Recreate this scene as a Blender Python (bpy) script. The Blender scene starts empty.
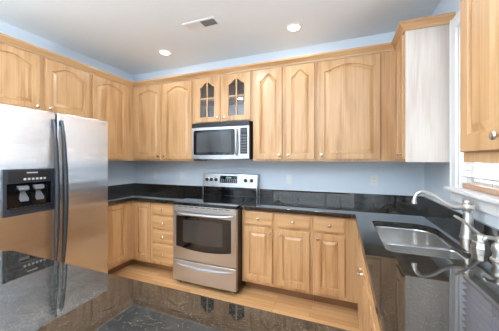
import bpy, bmesh, math, random
from mathutils import Vector, Matrix
random.seed(7)
S = bpy.context.scene
COL = S.collection
PI = math.pi

# ------------------------------------------------------------------ camera, sky, light, exposure
cd = bpy.data.cameras.new('camera')
cam = bpy.data.objects.new('camera', cd); COL.objects.link(cam)
cam.location = (3.130, -2.941, 1.393)
cam.rotation_euler = (PI/2, 0, 0.3672)
cd.sensor_width = 36; cd.lens = 239.15/499*36
cd.shift_y = (159.6-165.5)/499
cd.clip_start = 0.02
S.camera = cam
S.view_settings.view_transform = 'Standard'; S.view_settings.look = 'None'
S.view_settings.gamma = 1; S.view_settings.use_curve_mapping = False
S.view_settings.exposure = 0.13

w = bpy.data.worlds.new('sky'); S.world = w; w.use_nodes = True
nt = w.node_tree; nt.nodes.clear()
bg = nt.nodes.new('ShaderNodeBackground'); out = nt.nodes.new('ShaderNodeOutputWorld')
bg.inputs[0].default_value = (0.84, 0.92, 1.0, 1); bg.inputs[1].default_value = 1.4
nt.links.new(bg.outputs[0], out.inputs[0])

def area(name, loc, rot, sx, sy, power, color=(1, 1, 1), shape='RECTANGLE'):
    l = bpy.data.lights.new(name, 'AREA'); l.shape = shape
    l.size = sx; l.size_y = sy; l.energy = power; l.color = color
    o = bpy.data.objects.new(name, l); COL.objects.link(o)
    o.location = loc; o.rotation_euler = rot
    return o
# daylight coming through the glass doors at the back of the room and the side windows (the left window is assumed)
area('daylight_rear', (2.0, -7.10, 1.25), (PI/2, 0, 0), 3.3, 2.2, 38, (0.84, 0.93, 1.0))
area('assumed_daylight_left', (-0.16, -5.0, 1.45), (0, -PI/2, 0), 1.5, 1.8, 18, (0.88, 0.95, 1.0))
area('daylight_sink_window', (4.10, -1.02, 1.76), (0, PI/2, 0), 1.45, 1.35, 38, (0.90, 0.96, 1.0))

# ------------------------------------------------------------------ materials
def node_mat(name):
    m = bpy.data.materials.new(name); m.use_nodes = True
    n = m.node_tree; b = n.nodes['Principled BSDF']
    return m, n, b
def setp(b, **k):
    for kk, v in k.items(): b.inputs[kk.replace('_', ' ')].default_value = v
def plain(name, col, rough=0.5, metal=0.0, **k):
    m, n, b = node_mat(name)
    b.inputs['Base Color'].default_value = (*col, 1); b.inputs['Roughness'].default_value = rough
    b.inputs['Metallic'].default_value = metal
    # faint unevenness so that no surface is perfectly uniform
    tc = n.nodes.new('ShaderNodeTexCoord'); ns = n.nodes.new('ShaderNodeTexNoise'); ns.inputs['Scale'].default_value = 35
    bp = n.nodes.new('ShaderNodeBump'); bp.inputs['Strength'].default_value = 0.02; bp.inputs['Distance'].default_value = 0.002
    n.links.new(tc.outputs['Object'], ns.inputs['Vector']); n.links.new(ns.outputs['Fac'], bp.inputs['Height']); n.links.new(bp.outputs[0], b.inputs['Normal'])
    for kk, v in k.items(): b.inputs[kk].default_value = v
    return m
def srgb(r, g, b):
    f = lambda c: ((c/255+0.055)/1.055)**2.4 if c > 10 else c/255/12.92
    return (f(r), f(g), f(b))

def oak(name, axis, c1, c2, c3, rough=0.38, cathedral=0.0):
    """oak with its grain along one local axis"""
    m, n, b = node_mat(name); L = n.links.new
    tc = n.nodes.new('ShaderNodeTexCoord'); oi = n.nodes.new('ShaderNodeObjectInfo')
    mul = n.nodes.new('ShaderNodeVectorMath'); mul.operation = 'SCALE'; mul.inputs[0].default_value = (3.1, 5.3, 7.7)
    L(oi.outputs['Random'], mul.inputs['Scale'])
    add = n.nodes.new('ShaderNodeVectorMath'); add.operation = 'ADD'
    L(tc.outputs['Object'], add.inputs[0]); L(mul.outputs[0], add.inputs[1])
    def mapped(long, across):
        mp = n.nodes.new('ShaderNodeMapping'); s = [across]*3; s['xyz'.index(axis)] = long
        mp.inputs['Scale'].default_value = s; L(add.outputs[0], mp.inputs['Vector']); return mp
    big = n.nodes.new('ShaderNodeTexNoise'); big.inputs['Scale'].default_value = 1; big.inputs['Detail'].default_value = 3
    L(mapped(0.9, 7).outputs[0], big.inputs['Vector'])
    # growth rings: bands through slowly wandering noise
    ring = n.nodes.new('ShaderNodeMath'); ring.operation = 'MULTIPLY'; ring.inputs[1].default_value = 16 if not cathedral else cathedral
    L(big.outputs['Fac'], ring.inputs[0])
    sn = n.nodes.new('ShaderNodeMath'); sn.operation = 'SINE'; L(ring.outputs[0], sn.inputs[0])
    fine = n.nodes.new('ShaderNodeTexNoise'); fine.inputs['Scale'].default_value = 1; fine.inputs['Detail'].default_value = 4; fine.inputs['Roughness'].default_value = 0.65
    L(mapped(2.0, 75).outputs[0], fine.inputs['Vector'])
    r1 = n.nodes.new('ShaderNodeMapRange'); r1.inputs['From Min'].default_value = -1; r1.inputs['From Max'].default_value = 1
    L(sn.outputs[0], r1.inputs['Value'])
    mx = n.nodes.new('ShaderNodeMix'); mx.data_type = 'FLOAT'; mx.inputs[0].default_value = 0.72 if not cathedral else 0.80
    L(r1.outputs[0], mx.inputs[2]); L(fine.outputs['Fac'], mx.inputs[3])
    cr = n.nodes.new('ShaderNodeValToRGB'); e = cr.color_ramp.elements
    e[0].position = 0.22; e[0].color = (*c3, 1); e[1].position = 0.74; e[1].color = (*c1, 1)
    mid = e.new(0.5); mid.color = (*c2, 1)
    L(mx.outputs[0], cr.inputs[0]); L(cr.outputs[0], b.inputs['Base Color'])
    bp = n.nodes.new('ShaderNodeBump'); bp.inputs['Strength'].default_value = 0.12; bp.inputs['Distance'].default_value = 0.001
    L(fine.outputs['Fac'], bp.inputs['Height']); L(bp.outputs[0], b.inputs['Normal'])
    b.inputs['Roughness'].default_value = rough
    b.inputs['Coat Weight'].default_value = 0.25; b.inputs['Coat Roughness'].default_value = 0.22
    return m
OC = (srgb(204, 165, 121), srgb(191, 149, 103), srgb(162, 118, 74))
oak_z = oak('oak_upright_grain', 'z', *OC)
oak_x = oak('oak_level_grain', 'x', *OC)
oak_y = oak('oak_level_grain_sideways', 'y', *OC)
oak_toe = oak('oak_toe_board_with_shade', 'x', srgb(150, 108, 70), srgb(138, 97, 61), srgb(120, 82, 50))  # shade under the cabinets is put into the toe board's colour
oak_end = oak('pale_oak_veneer', 'z', srgb(208, 200, 192), srgb(200, 190, 180), srgb(184, 171, 158), 0.4, 26)

def floor_mat():
    m, n, b = node_mat('oak_strip_floor'); L = n.links.new
    tc = n.nodes.new('ShaderNodeTexCoord')
    br = n.nodes.new('ShaderNodeTexBrick'); br.offset = 0.37; br.inputs['Scale'].default_value = 1
    br.inputs['Brick Width'].default_value = 0.9; br.inputs['Row Height'].default_value = 0.058
    br.inputs['Mortar Size'].default_value = 0.0012; br.inputs['Color1'].default_value = (*srgb(222, 178, 128), 1)
    br.inputs['Color2'].default_value = (*srgb(196, 148, 98), 1); br.inputs['Mortar'].default_value = (*srgb(130, 90, 55), 1)
    L(tc.outputs['Object'], br.inputs['Vector'])
    mp = n.nodes.new('ShaderNodeMapping'); mp.inputs['Scale'].default_value = (3, 90, 1); L(tc.outputs['Object'], mp.inputs['Vector'])
    ns = n.nodes.new('ShaderNodeTexNoise'); ns.inputs['Scale'].default_value = 1; ns.inputs['Detail'].default_value = 4; L(mp.outputs[0], ns.inputs['Vector'])
    mx = n.nodes.new('ShaderNodeMix'); mx.data_type = 'RGBA'; mx.blend_type = 'MULTIPLY'; mx.inputs[0].default_value = 0.35
    cr = n.nodes.new('ShaderNodeValToRGB'); cr.color_ramp.elements[0].color = (0.55, 0.45, 0.35, 1); cr.color_ramp.elements[0].position = 0.3
    cr.color_ramp.elements[1].position = 0.65
    L(ns.outputs['Fac'], cr.inputs[0]); L(br.outputs['Color'], mx.inputs[6]); L(cr.outputs[0], mx.inputs[7])
    L(mx.outputs[2], b.inputs['Base Color']); b.inputs['Roughness'].default_value = 0.28
    return m
oak_floor = floor_mat()

def granite_mat():
    m, n, b = node_mat('dark_speckled_granite'); L = n.links.new
    tc = n.nodes.new('ShaderNodeTexCoord')
    v1 = n.nodes.new('ShaderNodeTexVoronoi'); v1.inputs['Scale'].default_value = 260; L(tc.outputs['Object'], v1.inputs['Vector'])
    v2 = n.nodes.new('ShaderNodeTexVoronoi'); v2.inputs['Scale'].default_value = 420; L(tc.outputs['Object'], v2.inputs['Vector'])
    ns = n.nodes.new('ShaderNodeTexNoise'); ns.inputs['Scale'].default_value = 26; ns.inputs['Detail'].default_value = 5; L(tc.outputs['Object'], ns.inputs['Vector'])
    cr = n.nodes.new('ShaderNodeValToRGB'); e = cr.color_ramp.elements
    e[0].position = 0.42; e[0].color = (0.006, 0.007, 0.007, 1); e[1].position = 0.68; e[1].color = (0.028, 0.023, 0.017, 1)
    L(ns.outputs['Fac'], cr.inputs[0])
    sx = n.nodes.new('ShaderNodeSeparateColor'); L(v1.outputs['Color'], sx.inputs[0])
    g1 = n.nodes.new('ShaderNodeMath'); g1.operation = 'GREATER_THAN'; g1.inputs[1].default_value = 0.88; L(sx.outputs[0], g1.inputs[0])
    m1 = n.nodes.new('ShaderNodeMix'); m1.data_type = 'RGBA'; m1.inputs[7].default_value = (0.052, 0.046, 0.036, 1)
    L(g1.outputs[0], m1.inputs[0]); L(cr.outputs[0], m1.inputs[6])
    sy = n.nodes.new('ShaderNodeSeparateColor'); L(v2.outputs['Color'], sy.inputs[0])
    g2 = n.nodes.new('ShaderNodeMath'); g2.operation = 'GREATER_THAN'; g2.inputs[1].default_value = 0.97; L(sy.outputs[1], g2.inputs[0])
    m2 = n.nodes.new('ShaderNodeMix'); m2.data_type = 'RGBA'; m2.inputs[7].default_value = (0.12, 0.12, 0.115, 1)
    L(g2.outputs[0], m2.inputs[0]); L(m1.outputs[2], m2.inputs[6]); L(m2.outputs[2], b.inputs['Base Color'])
    b.inputs['Roughness'].default_value = 0.025; b.inputs['IOR'].default_value = 1.9
    return m
granite = granite_mat()

def steel_mat(name, col=(0.60, 0.60, 0.61), rough=0.26, aniso=0.7, rot=0.0, wave=0.0, axis='Z'):
    m, n, b = node_mat(name); L = n.links.new
    b.inputs['Base Color'].default_value = (*col, 1); b.inputs['Metallic'].default_value = 1
    b.inputs['Roughness'].default_value = rough; b.inputs['Anisotropic'].default_value = aniso; b.inputs['Anisotropic Rotation'].default_value = rot
    tg = n.nodes.new('ShaderNodeTangent'); tg.direction_type = 'RADIAL'; tg.axis = axis; L(tg.outputs[0], b.inputs['Tangent'])
    if wave:
        tc = n.nodes.new('ShaderNodeTexCoord'); mp = n.nodes.new('ShaderNodeMapping'); mp.inputs['Scale'].default_value = (0.6, 0.9, 9)
        ns = n.nodes.new('ShaderNodeTexNoise'); ns.inputs['Scale'].default_value = 1; ns.inputs['Detail'].default_value = 1
        bp = n.nodes.new('ShaderNodeBump'); bp.inputs['Strength'].default_value = wave; bp.inputs['Distance'].default_value = 0.01
        L(tc.outputs['Object'], mp.inputs['Vector']); L(mp.outputs[0], ns.inputs['Vector']); L(ns.outputs['Fac'], bp.inputs['Height']); L(bp.outputs[0], b.inputs['Normal'])
    return m
steel = steel_mat('brushed_stainless', (0.52, 0.525, 0.54), 0.36, 0.4, 0.0)
steel_door = steel_mat('fridge_door_stainless', (0.80, 0.80, 0.81), 0.16, 0.0, 0.0, 0.35)
def upright_brushing(m, tangent, k):
    """countless upright scratches: each turns the surface a little to the left or right"""
    n = m.node_tree; L = n.links.new; b = n.nodes['Principled BSDF']
    src = b.inputs['Normal'].links[0].from_socket
    g = n.nodes.new('ShaderNodeNewGeometry'); acc = None
    for sc in (1013.0, 1777.0):
        mu = n.nodes.new('ShaderNodeVectorMath'); mu.operation = 'SCALE'; mu.inputs['Scale'].default_value = sc; L(g.outputs['Position'], mu.inputs[0])
        wn = n.nodes.new('ShaderNodeTexWhiteNoise'); L(mu.outputs[0], wn.inputs['Vector'])
        sb = n.nodes.new('ShaderNodeMath'); sb.operation = 'SUBTRACT'; sb.inputs[1].default_value = 0.5; L(wn.outputs['Value'], sb.inputs[0])
        if acc is None: acc = sb.outputs[0]
        else:
            ad = n.nodes.new('ShaderNodeMath'); L(acc, ad.inputs[0]); L(sb.outputs[0], ad.inputs[1]); acc = ad.outputs[0]
    tv = n.nodes.new('ShaderNodeVectorMath'); tv.operation = 'SCALE'; tv.inputs[0].default_value = [q*k for q in tangent]; L(acc, tv.inputs['Scale'])
    av = n.nodes.new('ShaderNodeVectorMath'); av.operation = 'ADD'; L(src, av.inputs[0]); L(tv.outputs[0], av.inputs[1])
    nm = n.nodes.new('ShaderNodeVectorMath'); nm.operation = 'NORMALIZE'; L(av.outputs[0], nm.inputs[0]); L(nm.outputs[0], b.inputs['Normal'])
upright_brushing(steel_door, (0, 1, 0), 0.75)
sink_steel = steel_mat('satin_sink_steel', (0.88, 0.88, 0.87), 0.24, 0.2)
nickel = plain('brushed_nickel', (0.74, 0.71, 0.66), 0.33, 1.0)
knob_metal = plain('satin_nickel_knob', (0.80, 0.77, 0.72), 0.22, 1.0)
blue_wall = plain('pale_blue_wall_paint', srgb(214, 225, 235), 0.6)
ceiling_paint = plain('white_ceiling_paint', srgb(236, 243, 248), 0.8)
white_paint = plain('white_trim_paint', srgb(240, 241, 242), 0.4)
white_plastic = plain('white_plastic', srgb(232, 233, 234), 0.35)
slat_white = plain('white_blind_slat', srgb(206, 200, 206), 0.45)
tan_rail = plain('tan_blind_rail', srgb(196, 160, 134), 0.5)
black_glass = plain('black_glass', (0.004, 0.004, 0.005), 0.04)
black_plastic = plain('black_plastic', (0.012, 0.012, 0.014), 0.3)
grey_plastic = plain('grey_plastic', (0.10, 0.108, 0.12), 0.35)
slate_plastic = plain('blue_black_plastic', (0.030, 0.036, 0.048), 0.28)
dark_steel = plain('dark_handle_metal', (0.045, 0.05, 0.06), 0.28, 0.5)
print_grey = plain('printed_grey', (0.45, 0.46, 0.48), 0.5)
ring_grey = plain('printed_ring', (0.035, 0.035, 0.038), 0.2)
slot_black = plain('slot_black', (0.003, 0.003, 0.003), 0.7)
badge_red = plain('badge_red', (0.5, 0.04, 0.03), 0.4)
badge_blue = plain('badge_blue', (0.08, 0.12, 0.35), 0.4)
inside_oak = plain('shaded_cabinet_lining', srgb(206, 178, 150), 0.6)
def emis(name, col, s):
    m, n, b = node_mat(name); b.inputs['Base Color'].default_value = (*col, 1)
    b.inputs['Emission Color'].default_value = (*col, 1); b.inputs['Emission Strength'].default_value = s; return m
lamp_glow = emis('lamp_lens', (1, 0.97, 0.92), 6)
display_glow = emis('clock_digits', (0.20, 0.38, 0.36), 0.12)
def glass_mat(name, tint=(1, 1, 1), refl=0.12):
    m = bpy.data.materials.new(name); m.use_nodes = True; n = m.node_tree; n.nodes.clear(); L = n.links.new
    o = n.nodes.new('ShaderNodeOutputMaterial'); t = n.nodes.new('ShaderNodeBsdfTransparent'); g = n.nodes.new('ShaderNodeBsdfGlossy')
    t.inputs[0].default_value = (*tint, 1); g.inputs['Roughness'].default_value = 0.02
    fr = n.nodes.new('ShaderNodeFresnel'); fr.inputs[0].default_value = 1.5
    ad = n.nodes.new('ShaderNodeMath'); ad.operation = 'ADD'; ad.inputs[1].default_value = refl; L(fr.outputs[0], ad.inputs[0])
    mx = n.nodes.new('ShaderNodeMixShader'); 
    ge = n.nodes.new('ShaderNodeNewGeometry'); iv = n.nodes.new('ShaderNodeMath'); iv.operation = 'SUBTRACT'; iv.inputs[0].default_value = 1; L(ge.outputs['Backfacing'], iv.inputs[1])
    ml = n.nodes.new('ShaderNodeMath'); ml.operation = 'MULTIPLY'; L(ad.outputs[0], ml.inputs[0]); L(iv.outputs[0], ml.inputs[1]); L(ml.outputs[0], mx.inputs[0]); L(t.outputs[0], mx.inputs[1]); L(g.outputs[0], mx.inputs[2]); L(mx.outputs[0], o.inputs[0])
    return m
pane_glass = glass_mat('window_glass', (0.97, 0.99, 1.0), 0.0)
cab_glass = glass_mat('cabinet_glass', (0.80, 0.80, 0.84), 0.06)

# ------------------------------------------------------------------ mesh helpers
WP = {}                                                  # world position of every Empty / part

class MB:
    def __init__(s): s.bm = bmesh.new(); s.mi = 0
    def _f(s, vs):
        try: f = s.bm.faces.new(vs); f.material_index = s.mi; return f
        except ValueError: return None
    def box(s, x0, x1, y0, y1, z0, z1, bev=0.0):
        x0, x1 = sorted((x0, x1)); y0, y1 = sorted((y0, y1)); z0, z1 = sorted((z0, z1))
        v = [s.bm.verts.new(p) for p in ((x0,y0,z0),(x1,y0,z0),(x1,y1,z0),(x0,y1,z0),(x0,y0,z1),(x1,y0,z1),(x1,y1,z1),(x0,y1,z1))]
        fs = [s._f([v[i] for i in q]) for q in ((0,3,2,1),(4,5,6,7),(0,1,5,4),(1,2,6,5),(2,3,7,6),(3,0,4,7))]
        if bev > 0:
            ed = list({e for f in fs for e in f.edges})
            r = bmesh.ops.bevel(s.bm, geom=ed, offset=bev, segments=2, profile=0.5, affect='EDGES')
            for f in r['faces']: f.material_index = s.mi
        return s
    def loops(s, loops, cap0=True, cap1=True, closed=True):
        """skin a list of equal-length vertex loops"""
        vs = [[s.bm.verts.new(p) for p in l] for l in loops]
        n = len(vs[0])
        for a, b in zip(vs, vs[1:]):
            for i in range(n if closed else n-1):
                s._f([a[i], a[(i+1) % n], b[(i+1) % n], b[i]])
        if cap0: s._f(vs[0][::-1])
        if cap1: s._f(vs[-1])
        return s
    def lathe(s, prof, c=(0, 0, 0), ax=(0, 0, 1), n=20, cap=True):
        """prof: (radius, height) pairs turned about the axis ax through c"""
        ax = Vector(ax).normalized(); t = Vector((1, 0, 0)) if abs(ax.x) < 0.9 else Vector((0, 1, 0))
        u = ax.cross(t).normalized(); v = ax.cross(u); c = Vector(c)
        lp = []
        for r, h in prof:
            lp.append([c + ax*h + (u*math.cos(a)+v*math.sin(a))*max(r, 1e-5) for a in (2*PI*k/n for k in range(n))])
        return s.loops(lp, cap, cap)
    def tube(s, pts, rad, n=12, sq=1.0):
        pts = [Vector(p) for p in pts]
        if not hasattr(rad, '__len__'): rad = [rad]*len(pts)
        lp = []; up = None
        for i, p in enumerate(pts):
            d = (pts[min(i+1, len(pts)-1)]-pts[max(i-1, 0)]).normalized()
            if up is None:
                up = d.cross(Vector((0, 0, 1)));
                if up.length < 0.1: up = d.cross(Vector((0, 1, 0)))
            up = (up - d*up.dot(d)).normalized(); o = d.cross(up)
            lp.append([p + (up*math.cos(a)+o*math.sin(a)*sq)*rad[i] for a in (2*PI*k/n for k in range(n))])
        return s.loops(lp)
    def fill(s, outer, holes, z, flip=False):
        """flat face with holes at height z"""
        es = []
        for lp in [outer]+holes:
            vs = [s.bm.verts.new((p[0], p[1], z)) for p in lp]
            es += [s.bm.edges.new((vs[i], vs[(i+1) % len(vs)])) for i in range(len(vs))]
        r = bmesh.ops.triangle_fill(s.bm, use_beauty=True, use_dissolve=False, edges=es)
        for g in r['geom']:
            if isinstance(g, bmesh.types.BMFace): g.material_index = s.mi
        return s
    def build(s, name, mats, parent=None, loc=None, rz=0.0, smooth=True):
        """link as ONE mesh object. Without loc the mesh is in world axes and is moved to its parent's frame."""
        bmesh.ops.recalc_face_normals(s.bm, faces=s.bm.faces)
        me = bpy.data.meshes.new(name)
        pw = WP.get(parent.name, Vector((0, 0, 0))) if parent else Vector((0, 0, 0))
        if loc is None:
            bmesh.ops.translate(s.bm, verts=s.bm.verts, vec=-pw)
            if not parent:                                # origin at the middle of its underside
                xs = [v.co for v in s.bm.verts]
                c = Vector(((min(v.x for v in xs)+max(v.x for v in xs))/2, (min(v.y for v in xs)+max(v.y for v in xs))/2, min(v.z for v in xs)))
                bmesh.ops.translate(s.bm, verts=s.bm.verts, vec=-c)
        s.bm.to_mesh(me); s.bm.free()
        for m in (mats if isinstance(mats, (list, tuple)) else [mats]): me.materials.append(m)
        o = bpy.data.objects.new(name, me); COL.objects.link(o)
        if parent: o.parent = parent
        if loc is None:
            o.location = (0, 0, 0) if parent else c
            WP[o.name] = pw if parent else Vector(c)
        else:
            o.location = loc; o.rotation_euler = (0, 0, rz); WP[o.name] = Vector((0, 0, 0))   # children of such a part use its own frame
        if smooth:
            for p in me.polygons: p.use_smooth = True
            try:
                me.set_sharp_from_angle(angle=math.radians(35))
            except Exception: pass
            wn_ = o.modifiers.new('weighted_normals', 'WEIGHTED_NORMAL'); wn_.mode = 'FACE_AREA'; wn_.weight = 100; wn_.keep_sharp = True; wn_.thresh = 0.0001
        return o

def thing(name, label, cat, loc, group=None):
    o = bpy.data.objects.new(name, None); COL.objects.link(o); o.location = loc; o.empty_display_size = 0.1
    o['label'] = label; o['category'] = cat
    if group: o['group'] = group
    WP[o.name] = Vector(loc); return o
def tag(o, label, cat, group=None):
    o['label'] = label; o['category'] = cat
    if group: o['group'] = group
    return o
def struct(o): o['kind'] = 'structure'; return o
def copy_tree(o, parent=None):
    c = o.copy(); COL.objects.link(c); c.parent = parent
    for ch in list(o.children): copy_tree(ch, c)
    return c

def rrect(x0, x1, y0, y1, r, n=6):
    """rounded rectangle, r is one radius or four (x0y0, x1y0, x1y1, x0y1)"""
    if not hasattr(r, '__len__'): r = [r]*4
    o = []
    for (cx, cy, a0, rr) in ((x0+r[0], y0+r[0], PI, r[0]), (x1-r[1], y0+r[1], 1.5*PI, r[1]), (x1-r[2], y1-r[2], 0, r[2]), (x0+r[3], y1-r[3], PI/2, r[3])):
        for k in range(n+1):
            a = a0+k/n*PI/2; o.append((cx+rr*math.cos(a), cy+rr*math.sin(a)))
    return o
def offset(poly, d):
    """move the outline of a counter-clockwise polygon inwards by d"""
    n = len(poly); o = []
    for i in range(n):
        a, b, c = Vector(poly[i-1]), Vector(poly[i]), Vector(poly[(i+1) % n])
        e1 = (b-a).normalized(); e2 = (c-b).normalized(); n1 = Vector((-e1.y, e1.x)); n2 = Vector((-e2.y, e2.x))
        k = (n1+n2); k = k/ max(k.dot(n1), 0.2)
        o.append(tuple(b+k*d))
    return o
def slab(poly, holes, z0, z1, ease=0.005):
    """stone slab with eased upper edge and optional cut-outs"""
    m = MB()
    L = lambda p, z: [(q[0], q[1], z) for q in p]
    steps = [(0, z0), (0, z1-ease)] + [(ease*(1-math.cos(a)), z1-ease+ease*math.sin(a)) for a in (PI/6, PI/3, PI/2)]
    m.loops([L(offset(poly, d), z) for d, z in steps], False, False)
    hs = []
    for h in holes:
        m.loops([L(h, z0), L(h, z1)], False, False); hs.append(h)
    m.fill(offset(poly, ease), hs, z1); m.fill(poly, hs, z0)
    return m

# ------------------------------------------------------------------ room shell
W, H, T = 3.926, 2.76, 0.12
YR = -7.0
WY0, WY1, WZ0, WZ1 = -1.555, -0.770, 1.185, 2.36            # sink window opening
m = MB(); m.box(-T, W+T, YR-T, T, -0.1, 0); struct(m.build('floor', oak_floor))
m = MB(); m.box(-T, W+T, YR-T, T, H, H+0.1); struct(m.build('ceiling', ceiling_paint))
m = MB(); m.box(-T, W+T, 0, T, 0, H); struct(m.build('wall_back', blue_wall))
m = MB()                                                  # left wall with one assumed window, unseen behind the camera
m.box(-T, 0, -4.1, 0, 0, H); m.box(-T, 0, YR, -5.9, 0, H); m.box(-T, 0, -5.9, -4.1, 0, 0.7); m.box(-T, 0, -5.9, -4.1, 2.2, H)
struct(m.build('wall_left', blue_wall))
m = MB()
m.box(W, W+T, WY1, 0, 0, H); m.box(W, W+T, YR, WY0, 0, H); m.box(W, W+T, WY0, WY1, 0, WZ0); m.box(W, W+T, WY0, WY1, WZ1, H)
struct(m.build('wall_right', blue_wall))
m = MB()
m.box(0, 0.35, YR-T, YR, 0, H); m.box(3.65, W, YR-T, YR, 0, H); m.box(0.35, 3.65, YR-T, YR, 2.35, H)
struct(m.build('wall_rear', blue_wall))
# baseboards in the back part of the room
m = MB(); m.box(0, 0.014, YR, -2.3, 0, 0.11, 0.003); struct(m.build('baseboard_left', white_paint))
m = MB(); m.box(W-0.014, W, YR, -3.5, 0, 0.11, 0.003); struct(m.build('baseboard_right', white_paint))

# sink window: casing, stool, apron, jambs, sash and pane
wr = bpy.data.objects.new('window_1', None); COL.objects.link(wr); wr.location = (W, (WY0+WY1)/2, WZ0); WP['window_1'] = Vector(wr.location); struct(wr)
m = MB()
for (a, b, z0, z1) in ((WY1, WY1+0.088, WZ0, WZ1+0.088), (WY0-0.088, WY0, WZ0, WZ1+0.088), (WY0, WY1, WZ1, WZ1+0.088)):
    m.box(W-0.020, W-0.0005, a, b, z0, z1, 0.004)
    if b-a < 0.1: m.box(W-0.027, W-0.019, (a+b)/2+0.02*(1 if a > -1.2 else -1), (b if a > -1.2 else a), z0, z1, 0.003)
m.build('casing', white_paint, wr)
m = MB(); m.box(W-0.062, W+0.10, WY0-0.115, WY1+0.098, WZ0-0.022, WZ0+0.004, 0.006); m.build('window_stool', white_paint, wr)
m = MB(); m.box(W-0.020, W-0.0005, WY0-0.09, WY1+0.09, WZ0-0.10, WZ0-0.022, 0.004); m.build('apron', white_paint, wr)
m = MB()
m.box(W, W+T, WY1-0.012, WY1-0.0005, WZ0, WZ1); m.box(W, W+T, WY0+0.0005, WY0+0.012, WZ0, WZ1); m.box(W, W+T, WY0+0.012, WY1-0.012, WZ1-0.012, WZ1-0.0005)
m.build('jamb', white_paint, wr)
m = MB(); gx = W+0.085
ya, yb_, ym = WY0+0.055, WY1-0.055, (WY0+WY1)/2
for (a, b, z0, z1) in ((yb_, WY1-0.012, WZ0+0.004, WZ1-0.012), (WY0+0.012, ya, WZ0+0.004, WZ1-0.012), (ya, yb_, WZ0+0.004, WZ0+0.06), (ya, yb_, WZ1-0.06, WZ1-0.012), (ya, yb_, 1.75, 1.79), (ym-0.01, ym+0.01, WZ0+0.06, 1.75), (ym-0.01, ym+0.01, 1.79, WZ1-0.06)):
    m.box(gx-0.015, gx+0.02, a, b, z0, z1)
m.build('sash', white_paint, wr)
m = MB(); m.box(gx, gx+0.004, WY0+0.02, WY1-0.02, WZ0+0.02, WZ1-0.02); m.build('pane', pane_glass, wr)
# rear glass doors and an assumed left window (unseen, behind the camera)
def simple_window(name, x0, x1, y0, y1, z0, z1, ax, bars):
    r = bpy.data.objects.new(name, None); COL.objects.link(r); r.location = ((x0+x1)/2, (y0+y1)/2, z0); WP[name] = Vector(r.location); struct(r)
    m = MB(); f = 0.06
    if ax == 'x':
        m.box(x0, x1, y0, y1, z0, z0+f); m.box(x0, x1, y0, y1, z1-f, z1)
        for k in range(bars+1):
            c = x0+f/2+(x1-x0-f)*k/bars; m.box(c-f/2, c+f/2, y0, y1, z0+f, z1-f)
    else:
        m.box(x0, x1, y0, y1, z0, z0+f); m.box(x0, x1, y0, y1, z1-f, z1)
        for k in range(bars+1):
            c = y0+f/2+(y1-y0-f)*k/bars; m.box(x0, x1, c-f/2, c+f/2, z0+f, z1-f)
    m.build('frame', white_paint, r)
    m = MB(); xm, ym = (x0+x1)/2, (y0+y1)/2
    if ax == 'x': m.box(x0+0.02, x1-0.02, ym-0.002, ym+0.002, z0+0.02, z1-0.02)
    else: m.box(xm-0.002, xm+0.002, y0+0.02, y1-0.02, z0+0.02, z1-0.02)
    m.build('pane', pane_glass, r)
simple_window('door_1', 0.35, 3.65, YR-0.07, YR-0.02, 0.0, 2.35, 'x', 3)
simple_window('window_2', -0.08, -0.03, -5.9, -4.1, 0.7, 2.2, 'y', 2)

# ------------------------------------------------------------------ cabinetry
def arch_curve(s, kind):
    a = min(1.0, abs(s)/0.90)
    g = 0.5*(1+math.cos(PI*a))
    return g**(0.55 if kind == 'broad' else 0.80)
def opening(w, h, st, rl, A, kind, mg, n=30):
    x0, x1 = st+mg, w-st-mg; zb = rl+mg; zs = h-rl*0.9-A-mg
    pts = [(x0, zb), (x1, zb)]
    if A <= 0:
        return pts + [(x1-(x1-x0)*k/n, zs) for k in range(n+1)]
    for k in range(n+1):
        s = 1-2*k/n
        pts.append(((x0+x1)/2+s*(x1-x0)/2, zs+A*arch_curve(s, kind)))
    return pts
def outer_match(w, h, op, e):
    n = len(op); o = []
    for i, (x, z) in enumerate(op):
        if i == 0: o.append((e, e))
        elif i == 1: o.append((w-e, e))
        elif i == 2: o.append((w-e, h-e))
        elif i == n-1: o.append((e, h-e))
        else: o.append((min(max(x, e), w-e), h-e))
    return o
def panel_door_mesh(w, h, A=0.05, kind='broad', st=0.058, rl=0.058, t=0.02, glass=False):
    m = MB(); L = lambda p, y: [(q[0], y, q[1]) for q in p]
    op = opening(w, h, st, rl, A, kind, 0)
    lp = [L(outer_match(w, h, op, 0), 0), L(outer_match(w, h, op, 0), -t+0.005), L(outer_match(w, h, op, 0.002), -t+0.0015), L(outer_match(w, h, op, 0.006), -t), L(op, -t)]
    if glass:
        lp += [L(opening(w, h, st, rl, A, kind, 0.003), -t+0.003), L(opening(w, h, st, rl, A, kind, 0.003), 0)]
        m.loops(lp, False, False)
        m.loops([lp[-1], lp[0]], False, False)
        return m
    for mg, y in ((0.0025, -t+0.004), (0.004, -t+0.0115), (0.011, -t+0.012), (0.022, -t+0.007), (0.036, -t+0.0016), (0.039, -t+0.001)):
        lp.append(L(opening(w, h, st, rl, A, kind, mg), y))
    m.loops(lp, True, True)
    return m
def drawer_mesh(w, h, t=0.02):
    m = MB(); R = lambda e, y: [(e, y, e), (w-e, y, e), (w-e, y, h-e), (e, y, h-e)]
    m.loops([R(0, 0), R(0, -t+0.007), R(0.004, -t+0.0045), (R(0.011, -t+0.0035)), R(0.013, -t), R(0.016, -t)], True, True)
    return m
ROT = {'back': 0.0, 'left': PI/2, 'right': -PI/2, 'front': PI}
def front_loc(face, plane, u, z, root):
    """world place of a front's lower left corner, in the frame of its cabinet"""
    p = {'back': (u, plane, z), 'left': (plane, u, z), 'right': (plane, u, z), 'front': (u, plane, z)}[face]
    return Vector(p)-WP[root.name]
KM = []
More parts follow.
